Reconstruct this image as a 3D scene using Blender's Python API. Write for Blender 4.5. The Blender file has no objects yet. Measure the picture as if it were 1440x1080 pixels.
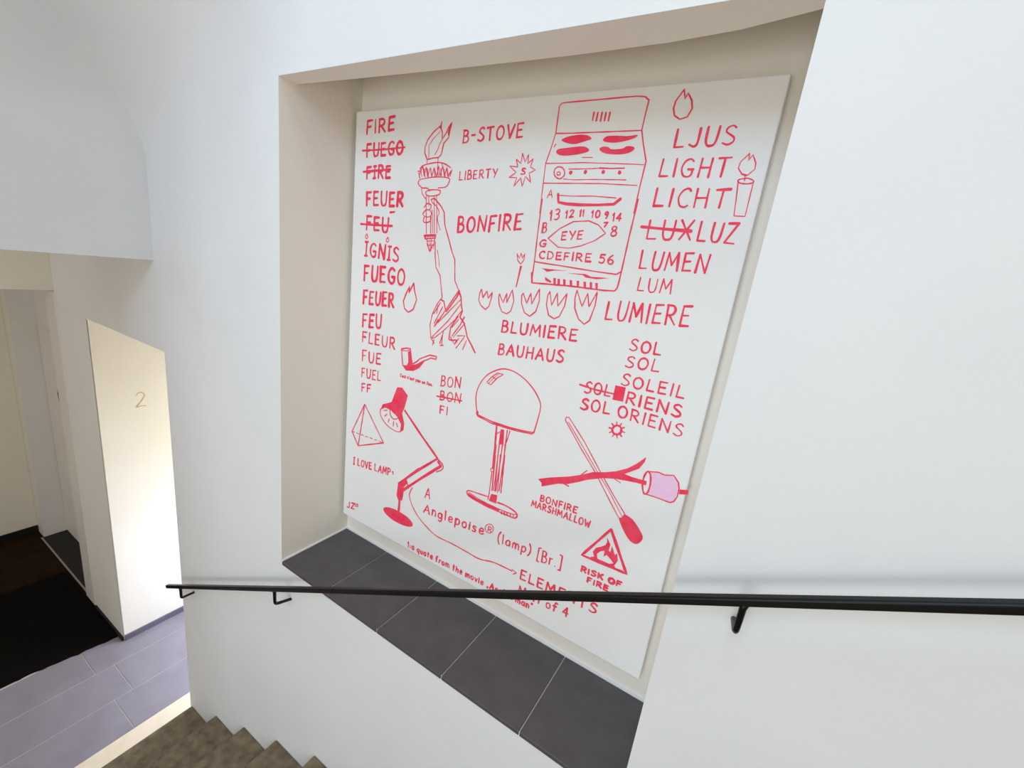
import bpy, bmesh, math, random
from mathutils import Vector, Matrix

# ------------------------------------------------------------------ camera, world, lights, exposure
scene = bpy.context.scene
COL = scene.collection
EYE = Vector((0.0, 0.0, 3.111))                       # eye height above the landing floor
RIGHT = Vector((0.847537, 0.515565, 0.125992))
DOWN = Vector((0.235631, -0.152814, -0.959753))
FORWARD = Vector((-0.475561, 0.843114, -0.250999))
cam_data = bpy.data.cameras.new('camera')
cam_data.sensor_fit = 'HORIZONTAL'
cam_data.sensor_width = 36.0
cam_data.lens = 36.0 * 616.0 / 1440.0                 # wide phone lens, image taken as 1440 px wide
cam_data.clip_start = 0.02
cam = bpy.data.objects.new('camera', cam_data)
m = Matrix.Identity(4)
for i in range(3):
    m[i][0] = RIGHT[i]; m[i][1] = -DOWN[i]; m[i][2] = -FORWARD[i]; m[i][3] = EYE[i]
cam.matrix_world = m
COL.objects.link(cam)
scene.camera = cam

scene.view_settings.view_transform = 'Standard'
scene.view_settings.look = 'None'
scene.view_settings.gamma = 1.0
scene.view_settings.use_curve_mapping = False
scene.view_settings.exposure = 0.0

world = bpy.data.worlds.new('daylight')
world.use_nodes = True
world.node_tree.nodes['Background'].inputs['Color'].default_value = (1.0, 0.82, 0.54, 1)
world.node_tree.nodes['Background'].inputs['Strength'].default_value = 0.53
scene.world = world

def area_light(name, loc, target, size, size_y, power, color, spread=180):
    d = bpy.data.lights.new(name, 'AREA')
    d.shape = 'RECTANGLE'; d.size = size; d.size_y = size_y
    d.energy = power; d.color = color; d.spread = math.radians(spread)
    o = bpy.data.objects.new(name, d)
    o.location = loc
    o.rotation_euler = (Vector(target) - Vector(loc)).to_track_quat('-Z', 'Y').to_euler()
    COL.objects.link(o)
    return o

# tall window high in the stair well, opposite the picture wall
area_light('stair_window_light', (-0.3, -2.3, 5.05), (-0.9, 1.0, 2.4), 1.5, 1.5, 57, (0.46, 0.70, 1.0))
# added fill from low in the stair well, brightens the picture wall
area_light('lower_fill_light', (-0.4, -3.4, 2.2), (-1.2, 1.0, 2.2), 1.8, 1.4, 50, (0.93, 0.97, 1.0))
# added overhead fill for the soft gradient at the niche top
area_light('overhead_fill_light', (-0.3, -0.6, 6.9), (-0.5, 0.6, 2.6), 1.4, 1.2, 42, (0.68, 0.89, 0.95))
# daylight of the glazed door in the passage behind the stair wall
area_light('passage_door_light', (-2.78, 2.7, 1.5), (-3.2, 1.0, 0.0), 0.8, 1.1, 31, (1.0, 0.96, 0.86))
area_light('passage_fill_light', (-2.80, 2.0, 0.75), (-3.0, 1.0, 0.0), 0.5, 0.7, 17, (0.52, 0.66, 1.0))  # added low fill to brighten the floor strip and tiles
# added fill to brighten the lintel behind the landing
area_light('landing_fill_light', (-3.2, -0.6, 3.1), (-3.3, -0.3, 0.0), 0.3, 0.3, 3.5, (0.9, 0.85, 1.0))

# ------------------------------------------------------------------ materials
def lin(c):
    return tuple(((v / 255.0) / 12.92 if v / 255.0 <= 0.04045 else ((v / 255.0 + 0.055) / 1.055) ** 2.4) for v in c) + (1.0,)

def material(name, c1, c2=None, scale=30.0, rough=0.6, bump=0.0, bump_scale=None, metal=0.0, detail=3.0, spec=0.5):
    mt = bpy.data.materials.new(name)
    mt.use_nodes = True
    nt = mt.node_tree
    b = nt.nodes['Principled BSDF']
    b.inputs['Roughness'].default_value = rough
    b.inputs['Metallic'].default_value = metal
    b.inputs['Specular IOR Level'].default_value = spec
    tc = nt.nodes.new('ShaderNodeTexCoord')
    nz = nt.nodes.new('ShaderNodeTexNoise')
    nz.inputs['Scale'].default_value = scale; nz.inputs['Detail'].default_value = detail
    nt.links.new(tc.outputs['Object'], nz.inputs['Vector'])
    rp = nt.nodes.new('ShaderNodeValToRGB')
    rp.color_ramp.elements[0].position = 0.3; rp.color_ramp.elements[1].position = 0.7
    rp.color_ramp.elements[0].color = lin(c1); rp.color_ramp.elements[1].color = lin(c2 or c1)
    nt.links.new(nz.outputs['Fac'], rp.inputs['Fac'])
    nt.links.new(rp.outputs['Color'], b.inputs['Base Color'])
    if bump:
        n2 = nt.nodes.new('ShaderNodeTexNoise')
        n2.inputs['Scale'].default_value = bump_scale or scale * 4; n2.inputs['Detail'].default_value = 4
        nt.links.new(tc.outputs['Object'], n2.inputs['Vector'])
        bp = nt.nodes.new('ShaderNodeBump')
        bp.inputs['Strength'].default_value = bump; bp.inputs['Distance'].default_value = 0.002
        nt.links.new(n2.outputs['Fac'], bp.inputs['Height'])
        nt.links.new(bp.outputs['Normal'], b.inputs['Normal'])
    return mt

M_WALL = material('white_plaster', (234, 236, 240), (238, 240, 243), 3, 0.75, 0.25, 60, spec=0.3)
M_PANEL = material('cream_plaster', (240, 232, 214), (243, 236, 220), 2, 0.7, 0.2, 60, spec=0.3)
M_HALL = material('hall_plaster', (238, 234, 222), (241, 237, 226), 3, 0.8, 0.2, 60, spec=0.2)
M_NICHE = material('niche_plaster_warm_bounce', (241, 236, 226), (243, 238, 229), 3, 0.75, 0.25, 60, spec=0.3)  # same white plaster as the wall, warm bounce light put into the colour
M_FRAME = material('door_enamel', (224, 224, 226), (228, 228, 230), 5, 0.4)
M_DOOR = material('door_grey_enamel', (232, 231, 232), (235, 234, 235), 5, 0.45)
M_SLATE = material('anthracite_tile', (78, 73, 77), (88, 83, 86), 14, 0.5, 0.35, 220, detail=6)
M_TILE = material('grey_floor_tile', (139, 133, 143), (148, 143, 153), 6, 0.32, 0.2, 160, detail=6)
M_TILE_DARK = material('slate_skirting', (98, 92, 104), (108, 102, 112), 10, 0.4)
M_GROUT = material('pale_grout', (196, 190, 186), (204, 198, 194), 60, 0.85)
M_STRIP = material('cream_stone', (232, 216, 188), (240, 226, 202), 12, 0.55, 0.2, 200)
M_STONE = material('brown_limestone', (94, 81, 63), (134, 118, 94), 22, 0.7, 0.5, 160, detail=8)
M_MAT = material('black_mat', (10, 9, 8), (16, 14, 12), 260, 1.0, 1.0, 420, spec=0.1)
M_DARKFLOOR = material('dark_brown_floor', (26, 16, 10), (46, 28, 16), 9, 0.8, 0.2, 90, spec=0.1)
M_BLACK = material('black_skirting', (12, 11, 11), (16, 15, 15), 20, 0.6)
M_METAL = material('threshold_metal', (170, 166, 160), (186, 182, 176), 60, 0.35, metal=0.6)
M_RAIL = material('black_painted_steel', (7, 7, 8), (11, 11, 13), 40, 0.36, 0.1, 150, spec=0.25)
M_BOARD = material('white_canvas', (243, 244, 244), (246, 247, 247), 8, 0.75, 0.35, 700, spec=0.2)
M_RED = material('red_brush_paint', (248, 48, 84), (254, 84, 114), 26, 0.6, detail=5, spec=0.3)
M_PINK = material('lilac_pink_paint', (246, 200, 236), (248, 210, 240), 30, 0.6)
M_NUMERAL = material('pale_ochre_paint', (206, 178, 138), (214, 188, 150), 30, 0.7)
PAINTING = [
 ('painted_word', 'red painted word FIRE at the top of the left column', [
  ('t', 'FIRE', 62, 1710, 216, 1719, 51, 8.7),
 ]),
 ('painted_word', 'red painted word FUEGO struck through', [
  ('t', 'FUEGO', 67, 1627, 267, 1635, 51, 10.0),
  ('l',[45,1653,158,1655,275,1661],8.1,''),
 ]),
 ('painted_word', 'red painted word FIRE struck through', [
  ('t', 'F!RE', 72, 1547, 208, 1550, 50, 9.0),
  ('l',[54,1575,205,1584],8.4,''),
 ]),
 ('painted_word', 'red painted word FEUER in capitals with a wide U', [
  ('t', 'FEUER', 77, 1445, 284, 1450, 57, 10.4),
 ]),
 ('painted_word', 'red painted word FEU struck through with a dash above its end', [
  ('t', 'FEU', 82, 1352, 212, 1350, 58, 10.1),
  ('l',[51,1375,147,1376,231,1378],10.0,''),
  ('l',[217,1428,241,1431],8.3,''),
 ]),
 ('painted_word', 'red painted word IGNIS with small flames over both letters I', [
  ('t', '!GN!S', 78, 1248, 278, 1243, 61, 10.2),
  ('l',[89,1339,81,1326,87,1319,96,1326,89,1339],4.5,'c'),
  ('l',[211,1334,203,1322,209,1315,217,1322,211,1334],4.3,'c'),
 ]),
 ('painted_word', 'red painted word FUEGO beside a flame outline', [
  ('t', 'FUEGO', 80, 1146, 318, 1155, 66, 11.3),
 ]),
 ('painted_word', 'red painted word FEUER left of the flame outline', [
  ('t', 'FEUER', 81, 1049, 266, 1060, 61, 10.2),
 ]),
 ('painted_word', 'red painted word FEU below FEUER', [
  ('t', 'FEU', 83, 951, 201, 962, 63, 10.6),
 ]),
 ('painted_word', 'red painted word FLEUR', [
  ('t', 'FLEUR', 86, 884, 286, 890, 49, 7.3),
 ]),
 ('painted_word', 'red painted word FUE', [
  ('t', 'FUE', 90, 798, 208, 808, 52, 7.5),
 ]),
 ('painted_word', 'red painted word FUEL', [
  ('t', 'FUEL', 91, 725, 214, 735, 45, 6.5),
 ]),
 ('painted_word', 'red painted letters FF', [
  ('t', 'FF', 95, 659, 155, 668, 39, 7.0),
 ]),
 ('flame_drawing', 'red flame outline right of the left word column', [
  ('l',[366,1173,344,1132,346,1159,330,1129,317,1096,325,1068,347,1056,372,1071,387,1111,372,1147,366,1173],5.5,''),
 ]),
 ('painted_word', 'red painted words B-STOVE', [
  ('t', 'B-STOVE', 545, 1668, 785, 1679, 43, 6.4),
 ]),
 ('painted_word', 'thin red painted word LIBERTY', [
  ('t', 'LIBERTY', 544, 1549, 703, 1560, 30, 4.4),
 ]),
 ('painted_word', 'red painted word BONFIRE in large capitals', [
  ('t', 'BONFIRE', 556, 1373, 822, 1400, 55, 8.4),
 ]),
 ('starburst_drawing', 'red spiky starburst with a letter S inside', [
  ('l',[792,1633,805,1607,815,1631,816,1603,834,1617,827,1593,847,1584,825,1575,835,1547,813,1565,805,1534,796,1561,773,1534,781,1561,751,1561,776,1577,748,1596,780,1593,770,1617,790,1603,792,1633],3.6,''),
  ('t', 'S', 794, 1569, 811, 1570, 21, 4.7),
 ]),
 ('stove_drawing', 'red outline drawing of a cooker with four hotplates', [
  ('l',[901,1687,901,1725,901,1763,909,1769,930,1770,1041,1771,1097,1772,1137,1772,1159,1769,1171,1760,1168,1724,1166,1686],4.4,''),
  ('l',[1166,1686,1178,1650,1194,1608,1190,1544,1187,1471],4.2,''),
  ('l',[1192,1509,1186,1409,1182,1312,1180,1274,1178,1259,1172,1250,1140,1247,1030,1246,889,1239,882,1271],4.8,''),
  ('l',[901,1688,892,1647,880,1603,881,1534,883,1456],3.6,''),
  ('l',[885,1499,885,1402,887,1308,886,1241],3.8,''),
  ('l',[901,1687,953,1686,984,1686,1166,1686],3.3,''),
  ('l',[1016,1738,1015,1717],5.3,''),
  ('l',[1028,1737,1027,1716],5.2,''),
  ('l',[1041,1737,1040,1715],5.2,''),
  ('l',[1053,1736,1052,1715],5.2,''),
  ('l',[1065,1736,1064,1714],5.1,''),
  ('f',[924,1668,943,1677,981,1681,1008,1678,1021,1669,1006,1664,970,1656,942,1660],'c',0),
  ('f',[1057,1665,1067,1674,1095,1675,1127,1673,1155,1675,1153,1669,1132,1662,1098,1657,1068,1659],'c',0),
  ('f',[912,1633,917,1643,944,1646,983,1649,1005,1648,1019,1639,1008,1632,971,1626,932,1625],'c',0),
  ('f',[1051,1640,1059,1647,1076,1646,1088,1640,1119,1641,1132,1647,1151,1645,1154,1637,1135,1628,1101,1626,1068,1630],'c',0),
  ('l',[1000,1619,1016,1619,1033,1619],2.3,''),
  ('l',[906,1657,901,1649],3.1,''),
  ('l',[880,1603,959,1604,1006,1605,1109,1602,1190,1599],2.7,''),
  ('l',[950,1577,950,1570,945,1564,939,1560,931,1560,923,1564,917,1569,914,1577,914,1584,918,1590,925,1593,933,1593,941,1590,947,1584],4.2,'co'),
  ('l',[936,1574,935,1571,933,1570,929,1570,925,1571,924,1574,925,1577,927,1579,931,1579,934,1577],3.1,'co'),
  ('l',[962,1587,1024,1588,1065,1590],2.7,''),
  ('l',[1061,1590,1097,1589,1136,1590],4.0,''),
  ('f',[976,1576,974,1573,971,1571,968,1572,965,1575,965,1579,967,1582,970,1583,974,1582,976,1579],'c',0),
  ('f',[1023,1577,1021,1575,1018,1573,1015,1574,1013,1577,1013,1581,1015,1584,1018,1585,1021,1584,1023,1581],'c',0),
  ('f',[1079,1578,1077,1575,1074,1574,1071,1575,1069,1577,1069,1581,1071,1584,1074,1585,1077,1584,1079,1581],'c',0),
  ('f',[1129,1577,1127,1574,1124,1573,1121,1574,1119,1576,1119,1580,1120,1583,1123,1584,1126,1583,1128,1580],'c',0),
  ('l',[949,1559,987,1557,1044,1559,1146,1559],2.5,''),
  ('l',[883,1546,969,1547,1069,1548,1181,1545],3.2,''),
  ('t', 'A', 901, 1503, 920, 1505, 26, 4.1),
  ('l',[938,1516,943,1492,971,1488,1019,1487,1076,1489,1123,1493,1140,1508],9.9,''),
  ('l',[941,1512,991,1511,1053,1513,1127,1510],2.6,''),
  ('t', '13', 919, 1435, 954, 1440, 33, 5.1),
  ('t', '12', 973, 1445, 1002, 1450, 25, 4.9),
  ('t', '11', 1019, 1453, 1035, 1453, 21, 4.8),
  ('t', '10', 1058, 1451, 1086, 1453, 22, 4.7),
  ('t', '9', 1100, 1452, 1112, 1452, 20, 4.6),
  ('t', '14', 1125, 1446, 1153, 1447, 24, 4.5),
  ('t', '7', 1102, 1427, 1115, 1429, 15, 4.0),
  ('t', '8', 1128, 1402, 1148, 1404, 31, 5.0),
  ('t', 'B', 898, 1396, 916, 1398, 33, 5.7),
  ('t', 'G', 896, 1353, 922, 1356, 24, 5.2),
  ('t', 'CDEFIRE', 901, 1318, 1082, 1324, 26, 5.1),
  ('t', '56', 1107, 1324, 1153, 1324, 28, 4.7),
  ('t', 'EYE', 970, 1380, 1042, 1388, 27, 4.5),
  ('l',[925,1383,960,1414,1004,1438,1054,1443,1087,1433,1113,1411,1083,1388,1040,1369,1002,1359,965,1359,925,1383],3.3,''),
  ('l',[887,1307,936,1305,978,1304,1028,1302,1104,1299,1168,1298,1182,1308],3.6,''),
  ('f',[917,1289,930,1289,1010,1291,964,1287,938,1280,928,1285],'',0),
  ('f',[1007,1284,1071,1288,1091,1282,1150,1285,1108,1277,1073,1278,1063,1284],'',0),
  ('f',[933,1264,957,1253,959,1247,937,1252],'',0),
  ('f',[964,1264,973,1264,975,1246,967,1246],'',0),
  ('f',[979,1263,988,1263,990,1245,982,1246],'',0),
  ('f',[998,1264,1007,1264,1010,1246,1002,1246],'',0),
  ('f',[1021,1264,1030,1264,1033,1246,1025,1247],'',0),
  ('f',[1045,1265,1054,1265,1056,1247,1049,1248],'',0),
  ('f',[1068,1265,1077,1265,1080,1248,1072,1249],'',0),
  ('f',[1089,1266,1097,1266,1100,1248,1092,1249],'',0),
  ('f',[1107,1266,1116,1266,1118,1249,1111,1249],'',0),
 ]),
 ('fork_drawing', 'small red forked match beside the cooker', [
  ('l',[818,1326,823,1305,836,1294,846,1306,848,1329,840,1313,833,1330,829,1312,820,1322],3.3,''),
  ('f',[835,1289,843,1288,838,1258,832,1217,828,1217,832,1258],'',0),
 ]),
 ('tulip_drawing', 'red tulip outline, first and smallest of the row of five', [
  ('l',[690,1192,699,1163,714,1189,722,1164,737,1188,735,1165,729,1137,715,1124,693,1136,682,1153,684,1179,690,1192],4.7,''),
 ]),
 ('tulip_drawing', 'red tulip outline, second of the row of five', [
  ('l',[767,1186,786,1158,797,1194,800,1160,817,1207,828,1170,821,1135,806,1123,785,1127,771,1149,765,1175,767,1186],4.5,''),
 ]),
 ('tulip_drawing', 'red tulip outline, middle of the row of five', [
  ('l',[861,1201,879,1170,890,1206,898,1170,920,1224,925,1184,917,1148,897,1129,875,1138,859,1167,856,1192,861,1201],4.3,''),
 ]),
 ('tulip_drawing', 'red tulip outline, fourth of the row of five', [
  ('l',[959,1220,972,1176,986,1219,994,1177,1020,1222,1018,1182,1005,1146,988,1136,966,1144,953,1176,953,1207,959,1220],4.1,''),
 ]),
 ('tulip_drawing', 'red tulip outline, fifth and largest of the row of five', [
  ('l',[1052,1236,1077,1189,1089,1232,1100,1191,1119,1241,1119,1198,1109,1150,1094,1136,1072,1149,1054,1180,1049,1213,1052,1236],3.9,''),
 ]),
 ('painted_word', 'red painted word BLUMIERE under the tulips', [
  ('t', 'BLUMIERE', 791, 1056, 1078, 1077, 42, 6.8),
 ]),
 ('painted_word', 'red painted word BAUHAUS above the dome lamp', [
  ('t', 'BAUHAUS', 789, 975, 1044, 998, 43, 7.0),
 ]),
 ('painted_word', 'red painted word LUMIERE right of the tulips', [
  ('t', 'LUMIERE', 1156, 1159, 1400, 1181, 59, 6.2),
 ]),
 ('painted_word', 'red painted word LUM', [
  ('t', 'LUM', 1237, 1258, 1334, 1262, 41, 4.2),
 ]),
 ('painted_word', 'red painted word LUMEN', [
  ('t', 'LUMEN', 1230, 1319, 1414, 1329, 53, 5.6),
 ]),
 ('painted_word', 'red painted word LUX struck through', [
  ('t', 'LUX', 1234, 1403, 1357, 1408, 55, 5.5),
  ('l',[1216,1436,1287,1434,1352,1433],8.3,''),
 ]),
 ('painted_word', 'red painted word LUZ right of the struck word', [
  ('t', 'LUZ', 1370, 1407, 1465, 1407, 52, 6.0),
 ]),
 ('painted_word', 'red painted word LICHT', [
  ('t', 'LICHT', 1235, 1490, 1426, 1494, 49, 5.8),
 ]),
 ('painted_word', 'red painted word LIGHT left of the candle', [
  ('t', 'LIGHT', 1235, 1568, 1411, 1567, 47, 5.3),
 ]),
 ('painted_word', 'red painted word LJUS under the top flame', [
  ('t', 'LJUS', 1260, 1640, 1409, 1644, 47, 5.5),
 ]),
 ('flame_drawing', 'red flame outline at the top above LJUS', [
  ('l',[1259,1779,1266,1757,1271,1770,1284,1752,1289,1733,1281,1714,1263,1709,1247,1719,1241,1736,1243,1753,1253,1769,1259,1779],4.0,''),
 ]),
 ('candle_drawing', 'red outline of a burning candle', [
  ('l',[1450,1624,1451,1608,1458,1621,1469,1602,1470,1588,1457,1574,1443,1577,1432,1590,1434,1605,1450,1624],3.1,''),
  ('l',[1442,1577,1453,1572,1457,1574],2.6,''),
  ('l',[1452,1573,1453,1561],2.6,''),
  ('l',[1474,1560,1473,1557,1468,1555,1462,1554,1454,1554,1446,1555,1441,1557,1438,1560,1439,1563,1444,1565,1451,1566,1459,1567,1466,1565,1471,1563],3.3,'co'),
  ('l',[1439,1559,1444,1518,1448,1477,1474,1477,1474,1522,1474,1560],3.0,''),
 ]),
 ('painted_word', 'red painted word SOL, upper of two', [
  ('t', 'SOL', 1249, 1083, 1343, 1086, 37, 5.7),
 ]),
 ('painted_word', 'red painted word SOL, lower of two', [
  ('t', 'SOL', 1246, 1030, 1348, 1037, 38, 5.7),
 ]),
 ('painted_word', 'red painted word SOLEIL', [
  ('t', 'SOLEIL', 1244, 973, 1432, 976, 39, 5.9),
 ]),
 ('painted_word', 'small red painted word SOL struck through', [
  ('t', 'SOL', 1132, 920, 1219, 927, 40, 5.4),
  ('l',[1114,943,1163,939,1229,941],5.6,''),
 ]),
 ('painted_block', 'solid red painted block over a letter', [
  ('f',[1229,969,1262,970,1262,924,1228,922],'',0),
 ]),
 ('painted_word', 'red painted letters RIENS right of the solid block', [
  ('t', 'RIENS', 1269, 921, 1435, 920, 39, 6.2),
 ]),
 ('painted_word', 'red painted word SOL left of ORIENS', [
  ('t', 'SOL', 1129, 863, 1228, 872, 41, 6.2),
 ]),
 ('painted_word', 'red painted word ORIENS in the lowest line of the sun words', [
  ('t', 'ORIENS', 1252, 873, 1450, 864, 39, 5.6),
 ]),
 ('sun_drawing', 'small red sun ring with ten short rays', [
  ('l',[1274,834,1274,827,1271,821,1266,817,1260,815,1254,816,1249,820,1246,826,1247,832,1250,838,1255,843,1261,845,1267,844,1272,840],7.8,'co'),
  ('l',[1277,830,1286,829],4.3,''),
  ('l',[1273,819,1279,814],4.3,''),
  ('l',[1264,813,1266,804],4.4,''),
  ('l',[1254,813,1250,804],4.4,''),
  ('l',[1246,820,1238,814],4.4,''),
  ('l',[1244,830,1235,830],4.4,''),
  ('l',[1248,840,1241,846],4.4,''),
  ('l',[1257,846,1255,856],4.3,''),
  ('l',[1267,846,1271,855],4.3,''),
  ('l',[1274,840,1282,845],4.3,''),
 ]),
 ('dome_lamp_drawing', 'red outline of a dome shaded table lamp', [
  ('l',[730,733,717,791,723,839,750,885,783,912,821,929,866,929,912,912,949,887,975,859,987,833,984,788,976,732],4.7,'c'),
  ('l',[729,740,734,730,804,722,877,723,926,726,974,732],5.2,''),
  ('l',[733,726,800,715,898,718,970,726,977,738],4.5,''),
  ('f',[799,723,876,725,907,725,898,717,847,714,805,717],'',0),
  ('f',[736,738,735,730,732,726,728,728,725,735,726,742,729,746,734,744],'c',0),
  ('l',[799,909,824,909,799,890,775,858,757,864,776,889,799,909],3.7,''),
  ('l',[778,890,794,885],3.4,''),
  ('l',[806,909,784,886,766,862],2.8,''),
  ('l',[822,711,824,672,826,625,828,544],7.7,''),
  ('l',[833,537,833,533,830,529,826,527,822,529,821,533,821,538,824,542,828,543,831,541],3.9,'co'),
  ('l',[826,526,826,447],4.0,''),
  ('f',[841,705,856,707,861,650,842,645],'',0),
  ('l',[831,641,832,544,836,452],3.6,''),
  ('l',[843,645,844,554,844,455],4.2,''),
  ('l',[857,649,856,558,854,459],5.4,''),
  ('l',[869,709,870,577,868,464],5.9,''),
  ('l',[880,710,874,673,867,648],4.6,''),
  ('l',[826,682,842,696,842,644],4.1,''),
  ('l',[827,522,826,437],4.6,''),
  ('l',[833,598,838,454],3.9,''),
  ('l',[843,602,851,455],4.8,''),
  ('l',[854,606,862,454],4.8,''),
  ('l',[872,612,877,459],4.7,''),
  ('f',[836,438,863,443,863,407,829,406],'',0),
  ('l',[827,440,824,409],4.7,''),
  ('l',[822,421,783,417,730,411,727,392,761,384,815,379,867,379,917,380,950,382,958,400,937,411,899,416,868,414],5.6,'c'),
  ('l',[734,404,786,394,852,391,909,391,945,396,955,402],4.0,'c'),
  ('f',[728,401,770,393,826,389,884,389,873,376,815,379,761,384,729,390],'',0),
  ('l',[891,386,891,375],4.9,''),
  ('l',[903,388,904,376],4.9,''),
  ('l',[915,390,916,378],4.8,''),
  ('l',[930,392,931,380],4.8,''),
  ('l',[942,393,943,382],4.8,''),
 ]),
 ('matchstick_drawing', 'red drawing of a match with a solid red head', [
  ('l',[1321,545,1276,598,1219,667,1157,731,1084,813,1087,823,1097,824,1164,758,1235,675,1291,613,1340,563],3.7,''),
  ('l',[1097,808,1154,748,1227,670,1272,624,1332,552],2.7,''),
  ('f',[1339,563,1366,556,1394,531,1408,510,1402,489,1388,478,1368,484,1344,509,1323,542,1331,549],'c',0),
 ]),
 ('marshmallow_stick_drawing', 'red twig holding a pink marshmallow', [
  ('f',[1019,570,1061,591,1134,622,1177,645,1210,666,1252,681,1284,696,1317,718,1341,742,1365,773,1364,757,1352,730,1311,696,1338,695,1382,698,1383,684,1349,681,1289,671,1247,658,1198,634,1164,612,1130,592,1097,581,1037,547,1035,561],'',0),
  ('l',[1173,643,1190,665],4.0,''),
  ('l',[1116,589,1136,586],5.2,''),
  ('l',[1280,671,1305,663],3.1,''),
  ('f',[1386,728,1429,735,1454,742,1470,722,1476,708,1471,665,1461,659,1394,661,1394,689],'',1),
  ('l',[1394,695,1394,681,1393,668,1390,659,1385,655,1381,657,1377,664,1373,676,1371,690,1371,705,1373,717,1376,726,1380,730,1384,728,1389,721,1392,709],4.9,'co'),
  ('l',[1380,730,1410,738,1429,736,1454,744,1471,727,1477,708,1477,682,1471,664,1461,656,1426,657,1385,656],4.1,''),
  ('f',[1479,707,1504,715,1504,700,1480,692],'',0),
 ]),
 ('painted_word', 'small red painted word BONFIRE above MARSHMALLOW', [
  ('t', 'BONFIRE', 1039, 489, 1182, 499, 27, 5.4),
 ]),
 ('painted_word', 'small red painted word MARSHMALLOW', [
  ('t', 'MARSHMALLOW', 1008, 456, 1235, 467, 28, 5.1),
 ]),
 ('warning_triangle_drawing', 'red warning triangle with a flame inside', [
  ('l',[1306,494,1383,363,1226,357,1306,494],10.0,''),
  ('f',[1258,364,1269,373,1261,387,1269,406,1287,420,1298,430,1302,444,1298,460,1314,440,1312,416,1319,413,1320,437,1335,410,1341,419,1348,395,1338,366,1320,368,1336,379,1325,388,1309,398,1300,387,1299,409,1286,401,1276,386,1281,369],'',0),
  ('l',[1261,364,1302,367,1342,368],6.1,''),
 ]),
 ('painted_word', 'bold red painted words RISK OF', [
  ('t', 'RISK OF', 1232, 294, 1376, 303, 24, 7.7),
 ]),
 ('painted_word', 'bold red painted word FIRE under the warning triangle', [
  ('t', 'FIRE', 1260, 264, 1338, 266, 24, 7.8),
 ]),
 ('painted_word', 'thin red painted letter A over the lamp caption', [
  ('t', 'A', 511, 291, 540, 296, 51, 6.1),
 ]),
 ('painted_word', 'red handwritten lamp caption in lower case with a ringed R', [
  ('t', 'Anglepoise', 511, 221, 824, 250, 45, 6.9),
  ('l',[865,300,864,289,858,279,849,273,840,271,832,275,828,283,829,294,835,303,844,310,854,312,861,308],3.8,'co'),
  ('t', 'R', 840, 276, 860, 278, 23, 3.8),
  ('t', '(lamp)', 889, 250, 1036, 264, 42, 6.1),
  ('t', '[Br.]', 1062, 256, 1161, 265, 49, 5.7),
 ]),
 ('painted_word', 'red painted word ELEMENTS behind the handrail', [
  ('t', 'ELEMENTS', 1007, 143, 1314, 161, 43, 7.4),
 ]),
 ('painted_word', 'red painted No.1 mostly behind the handrail', [
  ('t', 'No.1', 1008, 76, 1103, 82, 41, 7.3),
 ]),
 ('painted_word', 'red painted words of 4 just under the handrail', [
  ('t', 'of 4', 1128, 82, 1219, 91, 40, 6.9),
 ]),
 ('painted_word', 'small red handwritten footnote along the bottom edge', [
  ('t', '1:a quote from the movie „Anchorman“', 436, 12, 1079, 40, 31, 6.5),
 ]),
 ('cord_drawing', 'thin red cord line ending in an arrow at ELEMENTS', [
  ('l',[439,311,425,269,448,224,488,186,538,160,595,142,677,144,750,142,820,140,885,157,971,161],4.9,'c'),
  ('l',[970,168,991,162,977,150],3.7,''),
 ]),
 ('desk_lamp_drawing', 'red drawing of a jointed desk lamp on a round foot', [
  ('f',[313,734,341,739,376,713,362,656,350,628,366,588,365,556,346,540,348,577,324,604,285,622,251,626,222,609,233,636,286,661],'',0),
  ('l',[222,611,223,585,248,559,283,543,325,537,349,544],4.9,'c'),
  ('l',[279,620,284,599,304,588,328,598],5.5,'c'),
  ('l',[242,610,262,617],4.9,''),
  ('l',[250,586,263,599],4.9,''),
  ('l',[273,565,277,580],4.9,''),
  ('l',[303,556,305,577],4.8,''),
  ('l',[330,559,322,574],4.8,''),
  ('l',[365,644,466,563,561,492],10.5,''),
  ('l',[557,491,590,474,591,453,563,431],6.1,'c'),
  ('l',[566,478,582,465],10.9,''),
  ('l',[561,490,459,399,358,300],12.3,''),
  ('l',[583,465,485,374,381,273],13.0,''),
  ('l',[401,330,418,301],8.2,''),
  ('l',[466,413,400,346],5.1,''),
  ('f',[355,305,400,343,410,323,388,291,391,269,385,227,362,219,350,239,352,267],'',0),
  ('l',[370,223,369,170],11.7,''),
  ('f',[457,131,447,122,427,114,401,109,370,107,338,108,309,114,288,122,276,132,275,142,286,152,307,160,335,165,366,166,398,164,425,159,445,151,456,141],'c',0),
 ]),
 ('pyramid_drawing', 'thin red outline of a three sided pyramid', [
  ('l',[121,606,44,451],5.7,''),
  ('l',[121,606,89,393],4.8,''),
  ('l',[121,606,251,460],5.1,''),
  ('l',[44,451,89,393],5.8,''),
  ('l',[89,393,251,460],6.0,''),
  ('l',[44,451,61,452],4.2,''),
  ('l',[75,453,92,453],4.1,''),
  ('l',[105,454,122,455],4.1,''),
  ('l',[135,455,152,456],4.0,''),
  ('l',[164,457,181,457],4.0,''),
  ('l',[194,458,210,459],3.9,''),
  ('l',[222,459,238,460],3.9,''),
 ]),
 ('painted_word', 'thin red painted words I LOVE LAMP', [
  ('t', '! LOVE LAMP', 59, 287, 305, 317, 38, 6.9),
  ('t', '1', 313, 329, 324, 330, 17, 5.4),
 ]),
 ('painted_word', 'small red painted initials and year in the lower left corner', [
  ('t', 'JZ', 26, 43, 81, 55, 34, 6.7),
  ('t', '15', 83, 71, 106, 78, 18, 5.3),
 ]),
 ('pipe_drawing', 'small red drawing of a bent smoking pipe', [
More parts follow.
